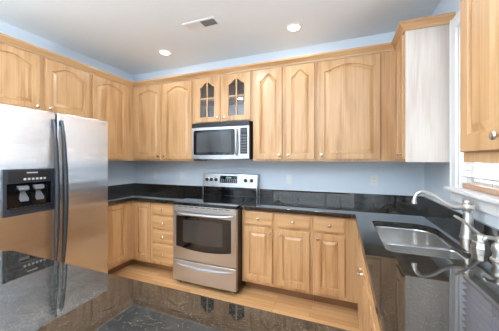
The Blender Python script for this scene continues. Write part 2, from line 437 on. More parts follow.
def knob(door, x, z, t=0.02):
    if not KM:
        m = MB(); m.lathe([(0.0075, 0), (0.0075, 0.002), (0.0048, 0.006), (0.0048, 0.013), (0.011, 0.017), (0.0150, 0.021), (0.0155, 0.025), (0.0125, 0.029), (0.006, 0.031), (0.0, 0.0312)], (0, 0, 0), (0, -1, 0), 18, False)
        o = m.build('knob', knob_metal, door, (x, -t, z)); KM.append(o); return o
    o = bpy.data.objects.new('knob', KM[0].data); COL.objects.link(o); o.parent = door; o.location = (x, -t, z); return o
def add_door(root, face, plane, u0, u1, z0, z1, A=0.05, kind='broad', kn=None, kz=None, **k):
    """u0<u1 along the wall; kn: 'l'/'r' side of the knob as seen from the room"""
    w_, h_ = u1-u0, z1-z0
    start = u0 if face in ('back', 'left') else u1
    d = panel_door_mesh(w_, h_, A, kind, **k).build('door', oak_z, root, front_loc(face, plane, start, z0, root), ROT[face])
    if kn:
        knob(d, 0.028 if kn == 'l' else w_-0.028, kz if kz is not None else 0.045)
    return d
def add_drawer(root, face, plane, u0, u1, z0, z1, kn=True):
    start = u0 if face in ('back', 'left') else u1
    d = drawer_mesh(u1-u0, z1-z0).build('drawer', oak_x, root, front_loc(face, plane, start, z0, root), ROT[face])
    if kn: knob(d, (u1-u0)/2, (z1-z0)/2)
    return d

UB, UT = 1.374, 2.43                                        # wall cabinets: underside and top
UP = 'honey oak wall cabinet'
# above the fridge
c = thing('upper_cabinet', 'shallow two-door oak cabinet above the fridge', 'cabinet', (0.163, -1.455, 1.865))
m = MB(); m.box(0.003, 0.325, -1.955, -0.957, 1.865, UT, 0.002); m.build('body', oak_z, c)
add_door(c, 'left', 0.325, -1.93, -1.476, 1.885, 2.415, 0.055, 'broad', 'r', 0.03)
add_door(c, 'left', 0.325, -1.425, -0.975, 1.885, 2.415, 0.055, 'broad', 'l', 0.03)
# tall single door on the left wall
c = thing('upper_cabinet', 'tall single-door oak cabinet on the left wall between fridge and corner', 'cabinet', (0.163, -0.48, UB))
m = MB(); m.box(0.003, 0.325, -0.955, -0.003, UB, UT, 0.002); m.build('body', oak_z, c)
add_door(c, 'left', 0.325, -0.935, -0.450, 1.397, 2.415, 0.055, 'broad', None)
# back wall, two doors left of the microwave
c = thing('upper_cabinet', 'two-door oak cabinet on the back wall left of the microwave', 'cabinet', (0.84, -0.163, UB))
m = MB(); m.box(0.327, 1.357, -0.325, -0.003, UB, UT, 0.002); m.build('body', oak_z, c)
add_door(c, 'back', -0.325, 0.383, 0.837, 1.397, 2.415, 0.055, 'broad', 'r')
add_door(c, 'back', -0.325, 0.879, 1.334, 1.397, 2.415, 0.055, 'broad', 'l')
# glass-fronted cabinet over the microwave
c = thing('glass_cabinet', 'short oak cabinet with two glass doors above the microwave', 'cabinet', (1.762, -0.163, 1.845))
m = MB(); x0, x1, z0, z1 = 1.359, 2.165, 1.845, UT
m.box(x0, x0+0.016, -0.305, -0.003, z0, z1); m.box(x1-0.016, x1, -0.305, -0.003, z0, z1)
m.box(x0+0.016, x1-0.016, -0.305, -0.003, z0, z0+0.016); m.box(x0+0.016, x1-0.016, -0.305, -0.003, z1-0.016, z1); m.box(x0+0.016, x1-0.016, -0.012, -0.003, z0+0.016, z1-0.016)
m.build('body', inside_oak, c)
m = MB()
m.box(x0, x0+0.038, -0.325, -0.305, z0, z1); m.box(x1-0.038, x1, -0.325, -0.305, z0, z1); m.box(1.740, 1.779, -0.325, -0.305, z0, z1)
m.box(x0+0.038, 1.740, -0.325, -0.305, z0, z0+0.03); m.box(1.779, x1-0.038, -0.325, -0.305, z0, z0+0.03)
m.box(x0+0.038, 1.740, -0.325, -0.305, z1-0.04, z1); m.box(1.779, x1-0.038, -0.325, -0.305, z1-0.04, z1)
m.build('face_frame', oak_z, c)
m = MB(); m.box(x0+0.017, x1-0.017, -0.295, -0.013, 2.135, 2.152); m.build('shelf', inside_oak, c)
for (a, b, kn) in ((1.382, 1.742, 'r'), (1.779, 2.144, 'l')):
    z0, h_, w_ = 1.86, 0.555, b-a
    d = panel_door_mesh(w_, h_, 0.062, 'narrow', 0.078, 0.06, glass=True).build('glass_door', oak_z, c, front_loc('back', -0.325, a, z0, c), 0)
    m = MB(); m.box(0.07, w_-0.07, -0.008, -0.004, 0.05, h_-0.045); m.build('pane', cab_glass, d, (0, 0, 0))
    m = MB(); m.box(w_/2-0.009, w_/2+0.009, -0.017, -0.009, 0.058, h_-0.05, 0.002); m.box(0.076, w_-0.076, -0.0165, -0.0095, 0.285, 0.303, 0.002)
    m.build('glazing_bars', oak_z, d, (0, 0, 0))
    knob(d, 0.028 if kn == 'l' else w_-0.028, 0.045)
# narrow pair right of the microwave
c = thing('upper_cabinet', 'oak cabinet with a pair of narrow doors, right of the microwave', 'cabinet', (2.526, -0.163, UB))
m = MB(); m.box(2.167, 2.885, -0.325, -0.003, UB, UT, 0.002); m.build('body', oak_z, c)
add_door(c, 'back', -0.325, 2.199, 2.516, 1.397, 2.415, 0.07, 'narrow', 'r')
add_door(c, 'back', -0.325, 2.561, 2.865, 1.397, 2.415, 0.07, 'narrow', 'l')
# wide single door
c = thing('upper_cabinet', 'oak cabinet with the widest single door, in the right back corner', 'cabinet', (3.25, -0.163, UB))
m = MB(); m.box(2.887, 3.610, -0.325, -0.003, UB, UT, 0.002); m.build('body', oak_z, c)
add_door(c, 'back', -0.325, 2.908, 3.480, 1.397, 2.415, 0.055, 'broad', 'l')
# end cabinet on the right wall with its pale side panel
c = thing('upper_cabinet', 'oak cabinet on the right wall showing its pale side panel next to the window', 'cabinet', (3.77, -0.34, UB))
m = MB(); m.box(3.612, W-0.003, -0.678, -0.003, UB, UT, 0.001); m.build('body', oak_z, c)
o = MB().box(3.612, W-0.003, -0.684, -0.6785, UB-0.002, UT, 0.001).build('side_panel', oak_end, c); o['label'] = 'pale whitish oak side panel'
add_door(c, 'right', 3.612, -0.660, -0.42, 1.397, 2.415, 0.05, 'narrow', 'r')
# near cabinet right of the window
c = thing('upper_cabinet', 'oak cabinet nearest the viewer, cropped at the right edge above the sink window', 'cabinet', (3.77, -2.0, 1.381))
m = MB(); m.box(3.615, W-0.003, -2.36, -1.662, 1.381, UT, 0.002); m.build('body', oak_z, c)
add_door(c, 'right', 3.615, -2.000, -1.680, 1.424, 2.415, 0.06, 'narrow', 'r', 0.045, st=0.066, rl=0.066)
add_door(c, 'right', 3.615, -2.340, -2.020, 1.424, 2.415, 0.06, 'narrow', 'l', 0.045, st=0.066, rl=0.066)
# crown moulding
CP = [(0.0, 2.4305), (0.010, 2.4305), (0.012, 2.440), (0.017, 2.445), (0.026, 2.456), (0.034, 2.466), (0.041, 2.474), (0.046, 2.477), (0.046, 2.494), (0.0, 2.494)]
def crown(path, k0, k1, mat, root):
    """one straight run: path points carry the direction in which each profile point leaves the wall"""
    m = MB(); (ax, ay), (bx, by) = path
    m.loops([[(ax+k0[0]*o, ay+k0[1]*o, z) for o, z in CP], [(bx+k1[0]*o, by+k1[1]*o, z) for o, z in CP]], True, True)
    m.build('molding_strip', mat, root)
c = thing('crown_molding', 'stepped oak crown molding along the tops of the wall cabinets', 'molding', (1.9, -0.35, 2.425))
crown([(0.3255, -1.955), (0.3255, -0.3255)], (1, 0), (1, -1), oak_y, c)
crown([(0.3255, -0.3255), (3.6115, -0.3255)], (1, -1), (-1, -1), oak_x, c)
crown([(3.6115, -0.3255), (3.6115, -0.6845)], (-1, -1), (-1, -1), oak_y, c)
crown([(3.6115, -0.6845), (3.925, -0.6845)], (-1, -1), (0, -1), oak_x, c)
c = thing('crown_molding', 'oak crown molding on top of the nearest right cabinet', 'molding', (3.6, -2.0, 2.425))
crown([(3.925, -1.6615), (3.6145, -1.6615)], (0, 1), (-1, 1), oak_x, c)
crown([(3.6145, -1.6615), (3.6145, -2.36)], (-1, 1), (-1, 0), oak_y, c)

# ---- base cabinets
BT = 0.874; TK = 0.112
def base_body(root, x0, x1, y0, y1, toe, hollow=False):
    """toe: which side is set back at the floor"""
    y1 = min(y1, -0.003); x1 = min(x1, W-0.003)
    m = MB()
    if hollow:
        t = 0.018
        m.box(x0, x0+t, y0, y1, TK, BT); m.box(x1-t, x1, y0, y1, TK, BT); m.box(x0+t, x1-t, y0, y0+t, TK, BT); m.box(x0+t, x1-t, y1-t, y1, TK, BT); m.box(x0+t, x1-t, y0+t, y1-t, TK, TK+t)
    else:
        m.box(x0, x1, y0, y1, TK, BT, 0.0015)
    m.build('body', oak_z, root)
    s = 0.10; a = [x0, x1, y0, y1]
    if 'y-' in toe: a[2] += s
    if 'x-' in toe: a[0] += s
    if 'x+' in toe: a[1] -= s
    if 'y+' in toe: a[3] -= s
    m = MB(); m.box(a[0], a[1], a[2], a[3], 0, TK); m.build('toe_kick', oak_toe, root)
c = thing('base_cabinet', 'oak corner base cabinet beside the fridge with two doors meeting at the inner corner', 'cabinet', (0.3, -0.4, 0))
m = MB(); L = lambda z, e=0: [(0.003, -1.12, z), (0.61-e, -1.12, z), (0.61-e, -0.61+e, z), (0.945, -0.61+e, z), (0.945, -0.003, z), (0.003, -0.003, z)]
m.loops([L(TK), L(BT)]); m.build('body', oak_z, c)
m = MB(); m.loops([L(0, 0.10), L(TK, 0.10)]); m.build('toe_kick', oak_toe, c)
add_door(c, 'left', 0.61, -1.06, -0.70, 0.15, 0.855, 0, 'broad', None, st=0.05)
add_door(c, 'back', -0.61, 0.664, 0.925, 0.15, 0.855, 0, 'broad', 'r', 0.655, st=0.05)
c = thing('base_cabinet', 'oak base cabinet with four stacked drawers left of the range', 'cabinet', (1.16, -0.3, 0))
base_body(c, 0.947, 1.360, -0.61, 0, 'y-')
for (a, b) in ((0.722, 0.855), (0.556, 0.700), (0.387, 0.532), (0.148, 0.366)): add_drawer(c, 'back', -0.61, 0.968, 1.300, a, b)
c = thing('base_cabinet', 'oak base cabinet with two doors and two drawers right of the range', 'cabinet', (2.51, -0.3, 0))
base_body(c, 2.150, 2.872, -0.61, 0, 'y-')
for (a, b, k) in ((2.182, 2.486, 'r'), (2.535, 2.849, 'l')):
    add_drawer(c, 'back', -0.61, a, b, 0.722, 0.855); add_door(c, 'back', -0.61, a, b, 0.148, 0.700, 0, 'broad', k, 0.552-0.045, st=0.055)
c = thing('base_cabinet', 'oak base cabinet with one door and one drawer, in the right inner corner', 'cabinet', (3.07, -0.3, 0))
base_body(c, 2.874, 3.272, -0.61, 0, 'y-')
add_drawer(c, 'back', -0.61, 2.895, 3.160, 0.722, 0.855); add_door(c, 'back', -0.61, 2.895, 3.160, 0.148, 0.700, 0, 'broad', 'l', 0.507, st=0.055)
c = thing('base_cabinet', 'oak sink base cabinet under the sink, seen edge-on at right', 'cabinet', (3.6, -1.2, 0))
base_body(c, 3.274, W, -1.64, -0.70, 'x-', True)
add_door(c, 'right', 3.274, -1.20, -0.80, 0.148, 0.700, 0, 'broad', 'r', 0.507)
add_door(c, 'right', 3.274, -1.62, -1.22, 0.148, 0.700, 0, 'broad', 'l', 0.507)
add_drawer(c, 'right', 3.274, -1.20, -0.80, 0.722, 0.855, False); add_drawer(c, 'right', 3.274, -1.62, -1.22, 0.722, 0.855, False)
c = thing('base_cabinet', 'narrow oak base cabinet between sink cabinet and peninsula', 'cabinet', (3.6, -1.93, 0))
base_body(c, 3.274, W, -2.21, -1.642, 'x-')
add_door(c, 'right', 3.274, -2.13, -1.67, 0.148, 0.700, 0, 'broad', None); add_drawer(c, 'right', 3.274, -2.13, -1.67, 0.722, 0.855, False)
c = thing('base_cabinet', 'oak cabinet run under the near granite peninsula', 'cabinet', (2.6, -2.6, 0))
base_body(c, 1.53, W, -2.90, -2.26, 'y+')
for k in range(3):
    a = 1.56+k*0.55
    add_door(c, 'front', -2.26, a, a+0.52, 0.148, 0.700, 0, 'broad', 'r', 0.507); add_drawer(c, 'front', -2.26, a, a+0.52, 0.722, 0.855)

# ---- countertops
def splash(name, root, x0, x1, y0, y1):
    m = MB(); m.box(x0, x1, y0, y1, 0.9145, 1.016, 0.0015); m.build('backsplash', granite, root)
c = thing('countertop', 'dark granite corner countertop between fridge and range', 'countertop', (0.4, -0.4, 0.875))
slab([(0.001, -1.125), (0.65, -1.125), (0.65, -0.65), (1.362, -0.65), (1.362, -0.001), (0.001, -0.001)], [], 0.8745, 0.914).build('slab', granite, c)
splash('s', c, 0.001, 1.362, -0.021, -0.001); splash('s', c, 0.001, 0.021, -1.125, -0.0215)
c = thing('countertop', 'dark granite countertop with the sink, running from range round the right corner', 'countertop', (3.5, -0.6, 0.875))
sink_hole = rrect(3.350, 3.745, -1.515, -0.830, [0.05, 0.13, 0.13, 0.05], 8)
slab([(2.148, -0.65), (3.240, -0.65), (3.240, -2.209), (3.925, -2.209), (3.925, -0.001), (2.148, -0.001)], [sink_hole[::-1]], 0.8745, 0.914).build('slab', granite, c)
splash('s', c, 2.148, 3.925, -0.021, -0.001); splash('s', c, 3.905, 3.925, -2.209, -0.0215)
pen = rrect(1.465, 3.925, -3.30, -2.211, [0.05, 0.001, 0.001, 0.06], 6)
o = slab(pen, [], 0.8745, 0.914).build('countertop', granite)
tag(o, 'dark speckled granite peninsula top filling the foreground', 'countertop')

# ---- sink
c = thing('sink', 'stainless double-bowl undermount sink in the right granite countertop', 'sink', (3.55, -1.17, 0.70))
far_b = rrect(3.362, 3.735, -1.222, -0.842, [0.05, 0.03, 0.12, 0.05], 8); near_b = rrect(3.362, 3.735, -1.503, -1.250, [0.05, 0.12, 0.03, 0.05], 8)
L = lambda p, z: [(q[0], q[1], z) for q in p]
m = MB()
m.fill(rrect(3.330, 3.765, -1.535, -0.810, [0.06, 0.14, 0.14, 0.06], 8), [far_b[::-1], near_b[::-1]], 0.8735)
m.build('rim', sink_steel, c)
for bp_, dz in ((far_b, 0.21), (near_b, 0.17)):
    m = MB(); lp = [L(bp_, 0.8735), L(offset(bp_, 0.003), 0.868)]
    lp.append(L(offset(bp_, 0.008), 0.8735-dz+0.03)); lp.append(L(offset(bp_, 0.014), 0.8735-dz+0.010)); lp.append(L(offset(bp_, 0.026), 0.8735-dz)); 
    m.loops(lp, False, True); o = m.build('bowl', sink_steel, c)
    cx = sum(p[0] for p in bp_)/len(bp_); cy = sum(p[1] for p in bp_)/len(bp_)
    m = MB(); m.lathe([(0.0, 0.0035), (0.02, 0.003), (0.028, 0.005), (0.042, 0.0045), (0.046, 0.001)], (cx, cy, 0.8735-dz), n=24); m.build('drain', nickel, o)

# ---- faucet set
c = thing('faucet', 'brushed nickel swan-neck kitchen faucet behind the sink', 'faucet', (3.84, -1.10, 0.9145))
m = MB(); m.lathe([(0.041, 0), (0.041, 0.006), (0.039, 0.012), (0.038, 0.018), (0.033, 0.05), (0.027, 0.10), (0.022, 0.145), (0.0205, 0.156), (0.028, 0.160), (0.029, 0.167), (0.022, 0.173)], (3.850, -1.10, 0.9145), n=28); m.build('column', nickel, c)
m = MB(); m.lathe([(0.022, 0), (0.031, 0.006), (0.033, 0.018), (0.031, 0.034), (0.025, 0.040), (0.028, 0.045), (0.026, 0.053), (0.014, 0.059), (0, 0.061)], (3.850, -1.10, 1.0875), n=28); m.build('cap', nickel, c)
sp = [(3.832, 1.106), (3.79, 1.096), (3.765, 1.095), (3.742, 1.102), (3.71, 1.122), (3.68, 1.146), (3.65, 1.168), (3.622, 1.181), (3.598, 1.185), (3.578, 1.178), (3.564, 1.162), (3.557, 1.142), (3.554, 1.125)]
rs = [0.014, 0.0135, 0.013, 0.0125, 0.012, 0.0115, 0.011, 0.011, 0.011, 0.011, 0.011, 0.0115, 0.012]
m = MB(); m.tube([(x+0.018, -1.10, z) for x, z in sp], rs, 14); o = m.build('spout', nickel, c)
m = MB(); m.lathe([(0.012, 0.02), (0.013, 0.012), (0.0155, 0.0), (0.0155, -0.012), (0.012, -0.012)], (3.572, -1.10, 1.118), n=18); m.build('aerator', nickel, o)
c = thing('lever_valve', 'nickel single lever valve on a bell base beside the swan-neck faucet', 'tap lever', (3.836, -1.275, 0.9145))
m = MB(); m.lathe([(0.043, 0), (0.043, 0.005), (0.040, 0.010), (0.037, 0.030), (0.032, 0.034), (0.031, 0.055), (0.026, 0.067), (0.014, 0.074), (0, 0.076)], (3.836, -1.275, 0.9145), n=8); m.build('base', nickel, c)
m = MB(); m.tube([(3.836, -1.275, 0.975), (3.815, -1.276, 0.999), (3.79, -1.278, 1.025), (3.76, -1.28, 1.052), (3.735, -1.28, 1.070), (3.718, -1.28, 1.080)], [0.015, 0.0125, 0.0095, 0.0085, 0.0095, 0.0065], 12, 0.8); m.build('lever', nickel, c)
c = thing('soap_dispenser', 'nickel soap pump cropped at the right edge of the picture', 'soap dispenser', (3.828, -1.46, 0.9145))
m = MB(); m.lathe([(0.034, 0), (0.034, 0.006), (0.026, 0.012), (0.024, 0.03), (0.029, 0.045), (0.029, 0.065), (0.020, 0.078), (0.014, 0.084), (0.014, 0.092), (0.020, 0.096), (0.020, 0.106), (0.010, 0.112), (0, 0.113)], (3.828, -1.46, 0.9145), n=24); m.build('body', nickel, c)
m = MB(); m.tube([(3.828, -1.46, 1.016), (3.80, -1.458, 1.018), (3.785, -1.456, 1.018), (3.776, -1.455, 1.012), (3.774, -1.455, 1.002)], [0.010, 0.009, 0.010, 0.010, 0.008], 12); m.build('spout', nickel, c)

# ------------------------------------------------------------------ refrigerator
FX, FB = 0.785, 0.862                                       # back and front of the doors
c = thing('refrigerator', 'stainless side-by-side refrigerator with dark handles at the left', 'refrigerator', (0.45, -1.595, 0))
m = MB(); m.box(0.03, FX-0.008, -2.05, -1.142, 0.03, 1.775, 0.006); m.build('body', grey_plastic, c)
m = MB(); m.box(0.10, FX, -2.03, -1.16, 0, 0.085); m.build('base_grille', black_plastic, c)
DISP = (-1.985, -1.655, 0.975, 1.322)
def fridge_door(y0, y1, hole=None):
    m = MB(); z0, z1 = 0.09, 1.793; n = 14
    bow = lambda y: FB+0.010*(1-((y-(y0+y1)/2)/((y1-y0)/2))**2)
    def col(y):
        e = 0.010; t = min(y-y0, y1-y); r = e-math.sqrt(max(0, e*e-(e-min(t, e))**2)) if t < e else 0
        x = bow(y)-r
        return [(FX, y, z0), (x-0.004, y, z0), (x, y, z0+0.006), (x, y, z1-0.012), (x-0.004, y, z1-0.003), (x-0.012, y, z1), (FX, y, z1)]
    ys = [y0, y0+0.002, y0+0.005, y0+0.010]+[y0+0.010+(y1-y0-0.02)*k/n for k in range(1, n)]+[y1-0.010, y1-0.005, y1-0.002, y1]
    m.loops([col(y) for y in ys], True, True)
    return m.build('door', steel_door, c), bow
dl, bowl_ = fridge_door(-2.050, -1.634)
dr, bowr_ = fridge_door(-1.624, -1.142)
def fr_handle(door, y, lean):
    # a long bowed bar, thickest in the middle, held off the door at both ends
    m = MB(); lp = []
    for k in range(25):
        t = k/24; z = 0.42+t*1.31; b = math.sin(PI*t)
        x = 0.866+0.012+0.052*b**0.6; yy = y+lean*b; hw = 0.009+0.009*b; th = 0.011+0.006*b
        lp.append([(x-th, yy-hw, z), (x+th*0.3, yy-hw, z), (x+th, yy-hw*0.4, z), (x+th, yy+hw*0.4, z), (x+th*0.3, yy+hw, z), (x-th, yy+hw, z)])
    m.loops(lp); m.box(0.858, 0.885, y-0.012, y+0.012, 0.42, 0.47, 0.003); m.box(0.858, 0.885, y-0.012, y+0.012, 1.68, 1.73, 0.003)
    m.build('handle', dark_steel, door)
fr_handle(dl, -1.660, 0.0); fr_handle(dr, -1.598, 0.004)
# dispenser
y0, y1, z0, z1 = DISP; X = 0.872
m = MB()
m.box(X-0.006, X+0.014, y0, y0+0.022, z0, z1, 0.004); m.box(X-0.006, X+0.014, y1-0.022, y1, z0, z1, 0.004)
m.box(X-0.006, X+0.0135, y0+0.02, y1-0.02, z0, z0+0.055, 0.004); m.box(X-0.006, X+0.010, y0+0.02, y1-0.02, 1.215, z1, 0.004)
d = m.build('dispenser', slate_plastic, dl)
m = MB(); m.box(X-0.004, X+0.001, y0+0.02, y1-0.02, z0+0.05, 1.22); m.build('recess_dark_plate', black_glass, d)  # flat black plate; the niche's shade is put into its colour
m = MB(); m.box(X+0.008, X+0.0115, y0+0.03, y1-0.03, 1.222, 1.312, 0.001); m.build('control_panel', black_plastic, d)
for k in range(6):
    m = MB(); m.box(X+0.0110, X+0.0135, y0+0.120+k*0.026, y0+0.136+k*0.026, 1.236, 1.252, 0.001); m.build('button', print_grey, d)
m = MB(); m.box(X+0.0110, X+0.0130, y0+0.14, y0+0.21, 1.288, 1.297); m.build('badge', print_grey, d)
for yy in (y0+0.115, y0+0.215):
    m = MB(); m.loops([[(X+0.002, yy-0.034, 1.196), (X+0.022, yy-0.034, 1.190), (X+0.022, yy+0.034, 1.190), (X+0.002, yy+0.034, 1.196)],
                       [(X+0.002, yy-0.030, 1.172), (X+0.034, yy-0.030, 1.166), (X+0.034, yy+0.030, 1.166), (X+0.002, yy+0.030, 1.172)],
                       [(X+0.001, yy-0.012, 1.150), (X+0.010, yy-0.012, 1.150), (X+0.010, yy+0.012, 1.150), (X+0.001, yy+0.012, 1.150)],
                       [(X+0.001, yy-0.012, 1.140), (X+0.008, yy-0.012, 1.140), (X+0.008, yy+0.020, 1.140), (X+0.001, yy+0.020, 1.140)],
                       [(X+0.004, yy-0.020, 1.096), (X+0.016, yy-0.020, 1.094), (X+0.022, yy+0.034, 1.094), (X+0.010, yy+0.034, 1.096)],
                       [(X+0.010, yy-0.014, 1.080), (X+0.020, yy-0.014, 1.078), (X+0.026, yy+0.028, 1.078), (X+0.014, yy+0.028, 1.080)]])
    m.build('paddle', grey_plastic, d)
m = MB(); m.box(X, X+0.035, y0+0.03, y1-0.03, z0+0.045, z0+0.062, 0.003)
for k in range(9): m.box(X+0.002, X+0.033, y0+0.045+k*0.029, y0+0.055+k*0.029, z0+0.0615, z0+0.0645)
m.build('drip_tray', black_plastic, d)
m = MB(); xb = bowr_(-1.20)
m.box(xb-0.001, xb+0.0015, -1.222, -1.192, 1.750, 1.758); m.mi = 1; m.box(xb-0.001, xb+0.0015, -1.190, -1.172, 1.750, 1.758)
m.build('badge', [badge_blue, badge_red], dr)
for y in (-1.20, -2.04):
    m = MB(); m.box(0.70, 0.80, y, y+0.05, 1.7755, 1.800, 0.005); m.build('hinge_cover', grey_plastic, c)

# ------------------------------------------------------------------ microwave
MX0, MX1, MF = 1.380, 2.146, -0.408
c = thing('microwave', 'stainless over-the-range microwave with black top vent', 'microwave', (1.763, -0.2, 1.392))
m = MB(); m.box(MX0, MX1, MF+0.032, -0.001, 1.395, 1.843, 0.003); m.build('body', black_plastic, c)
m = MB(); m.box(MX0, MX1, MF+0.004, MF+0.032, 1.786, 1.842, 0.004)
for k in range(4): m.box(MX0+0.01, MX1-0.01, MF-0.002, MF+0.006, 1.792+k*0.012, 1.797+k*0.012)
m.build('vent_grille', black_plastic, c)
def cols(xs, zlo, zhi, yf, yb):
    m = MB(); m.loops([[(x, yb(x), zlo(x)), (x, yf(x), zlo(x)), (x, yf(x), zhi(x)), (x, yb(x), zhi(x))] for x in xs]); return m
def round_cols(x0, x1, z0, z1, r, yf, yb):
    xs = [x0+r*(1-math.cos(a)) for a in (0.02, 0.3, 0.6, 0.95, PI/2)]
    xs = xs+[xs[-1]+(x1-2*r-x0)*k/8 for k in range(1, 8)]+[x1-(x-x0) for x in xs[::-1]]
    def e(x):
        d = r-min(x-x0, x1-x); return r-math.sqrt(max(0, r*r-d*d)) if d > 0 else 0
    return cols(xs, lambda x: z0+e(x), lambda x: z1-e(x), yf, yb)
# door and panel share a gently bowed front
def bowed(x0, x1, z0, z1, depth, y0, yb, n=10, bowz=0.0):
    m = MB(); cx = (MX0+MX1)/2; hw = (MX1-MX0)/2; lp = []
    for k in range(n+1):
        x = x0+(x1-x0)*k/n; s = 1-((x-cx)/hw)**2; y = y0-depth*s; zb = z0-bowz*s
        lp.append([(x, yb, zb), (x, y+0.004, zb), (x, y, zb+0.004), (x, y, z1-0.004), (x, y+0.004, z1), (x, yb, z1)])
    m.loops(lp); return m
by = lambda x, y0=MF, dp=0.012: y0-dp*(1-((x-(MX0+MX1)/2)/((MX1-MX0)/2))**2)
d = bowed(MX0, 2.028, 1.402, 1.784, 0.012, MF, MF+0.032, 12, 0.008).build('door', steel, c)
wn = round_cols(1.412, 1.975, 1.448, 1.752, 0.02, lambda x: by(x)-0.0018, lambda x: by(x)+0.003).build('window', black_glass, d)
round_cols(1.455, 1.935, 1.480, 1.722, 0.012, lambda x: by(x)-0.0026, lambda x: by(x)-0.0010).build('mesh_screen', plain('perforated_screen', (0.045, 0.047, 0.05), 0.1), wn)
m = MB(); m.tube([(2.000, by(2.0)-0.002, 1.742), (2.001, by(2.0)-0.022, 1.725), (2.003, by(2.0)-0.032, 1.66), (2.003, by(2.0)-0.034, 1.60), (2.003, by(2.0)-0.032, 1.53), (2.001, by(2.0)-0.022, 1.465), (2.000, by(2.0)-0.002, 1.448)], [0.011, 0.012, 0.013, 0.013, 0.013, 0.012, 0.011], 12); m.build('handle', steel, d)
d = bowed(2.030, MX1, 1.402, 1.784, 0.012, MF, MF+0.032, 5, 0.008).build('control_panel', steel, c)
kp = round_cols(2.044, 2.130, 1.460, 1.760, 0.006, lambda x: by(x)-0.0018, lambda x: by(x)+0.003).build('keypad', black_plastic, d)
m = MB(); m.box(2.054, 2.122, by(2.08)-0.004, by(2.08), 1.715, 1.745); m.build('display', slate_plastic, kp)
m = MB()
for r in range(7):
    for q in range(3): m.box(2.055+q*0.024, 2.073+q*0.024, by(2.055+q*0.024)-0.0035, by(2.07), 1.478+r*0.031, 1.495+r*0.031)
m.build('buttons', grey_plastic, kp)
m = MB(); m.box(MX0+0.03, MX0+0.20, -0.34, -0.24, 1.388, 1.3955, 0.002); m.build('lamp_cover', slot_black, c)
m = MB(); m.box(1.70, 1.75, MF-0.0135, MF-0.010, 1.762, 1.768); m.build('badge', print_grey, bpy.data.objects[wn.parent.name])

# ------------------------------------------------------------------ range
RX0, RX1, RF = 1.370, 2.140, -0.745
RC = (RX0+RX1)/2
c = thing('range', 'freestanding stainless electric range with black glass cooktop', 'range', (RC, -0.4, 0))
m = MB(); m.box(RX0, RX1, -0.70, -0.03, 0.035, 0.888, 0.003); m.build('body', black_plastic, c)
m = MB(); m.box(RX0-0.003, RX1+0.003, RF-0.002, -0.10, 0.889, 0.922, 0.005); ct = m.build('cooktop', black_glass, c)
for (x, y, r) in ((RX0+0.19, -0.56, 0.105), (RX1-0.19, -0.56, 0.085), (RX0+0.19, -0.27, 0.08), (RX1-0.19, -0.27, 0.105)):
    m = MB(); m.lathe([(r-0.003, 0), (r-0.003, 0.0006), (r, 0.0006), (r, 0)], (x, y, 0.9222), n=40, cap=False); m.build('burner_ring', ring_grey, ct)
# backguard
m = MB(); n = 12; lp = []
for k in range(n+1):
    s = 2*k/n-1; x = RC-0.005+s*(RX1-RX0+0.014)/2; top = 1.204+0.006*(1-s*s)
    lp.append([(x, -0.03, 0.922), (x, -0.115, 0.922), (x, -0.118, 1.044), (x, -0.098, top-0.012), (x, -0.088, top), (x, -0.03, top)])
m.loops(lp); bgd = m.build('backguard', steel, c)
m = MB(); m.box(RX0+0.004, RX1-0.004, -0.128, -0.117, 0.924, 1.034, 0.002); m.build('lower_panel', black_glass, bgd)
fy = lambda z: -0.118+(z-1.035)/(1.200-1.035)*0.020
def tilted(x0, x1, z0, z1, th):
    m = MB(); m.loops([[(x0, fy(z0)+0.002, z0), (x0, fy(z0)-th, z0), (x0, fy(z1)-th, z1), (x0, fy(z1)+0.002, z1)], [(x1, fy(z0)+0.002, z0), (x1, fy(z0)-th, z0), (x1, fy(z1)-th, z1), (x1, fy(z1)+0.002, z1)]]); return m
dp = tilted(RC-0.135, RC+0.115, 1.085, 1.180, 0.003).build('control_display', black_glass, bgd)
tilted(RC-0.05, RC+0.03, 1.145, 1.168, 0.0042).build('clock', display_glow, dp)
m = MB()
for r in range(3):
    for q in range(8):
        x = RC-0.12+q*0.029; z = 1.094+r*0.016
        m.box(x, x+0.016, fy(z)-0.0045, fy(z)-0.002, z, z+0.007)
m.build('buttons', print_grey, dp)
for x in (RX0+0.055, RX0+0.125, RX0+0.195, RX1-0.150, RX1-0.070):
    m = MB(); m.lathe([(0.026, 0), (0.026, 0.004), (0.021, 0.006), (0.019, 0.026), (0.014, 0.030), (0, 0.031)], (x, fy(1.125)-0.0005, 1.125), (0, -1, 0.12), 20)
    kb = m.build('knob', black_plastic, bgd)
    m = MB(); m.lathe([(0.031, 0), (0.031, 0.003), (0.027, 0.0045)], (x, fy(1.125)-0.0005, 1.125), (0, -1, 0.12), 22); m.build('knob_ring', nickel, kb)
m = MB(); m.lathe([(0.012, 0), (0.012, 0.002), (0, 0.0025)], (RC-0.01, fy(1.06), 1.058), (0, -1, 0.12), 16); m.build('badge', print_grey, bgd)
# front: vent strip, door, drawer
m = MB(); m.box(RX0, RX1, RF+0.004, -0.70, 0.845, 0.888, 0.003); vs = m.build('vent_strip', steel, c)
m = MB()
for k in range(9): m.box(RX0+0.06+k*0.073, RX0+0.115+k*0.073, RF+0.0025, RF+0.006, 0.872, 0.878)
m.build('slots', slot_black, vs)
def front_bow(x0, x1, z0, z1, bow, cz0=0.0):
    m = MB(); lp = []
    for k in range(15):
        x = x0+(x1-x0)*k/14; s = 1-((x-RC)/((RX1-RX0)/2))**2; y = RF-bow*s
        lp.append([(x, -0.70, z0), (x, y+0.005, z0), (x, y, z0+0.005), (x, y, z1-0.005), (x, y+0.005, z1), (x, -0.70, z1)])
    m.loops(lp); return m
ry = lambda x, b=0.006: RF-b*(1-((x-RC)/((RX1-RX0)/2))**2)
od = front_bow(RX0, RX1, 0.292, 0.842, 0.006).build('oven_door', steel, c)
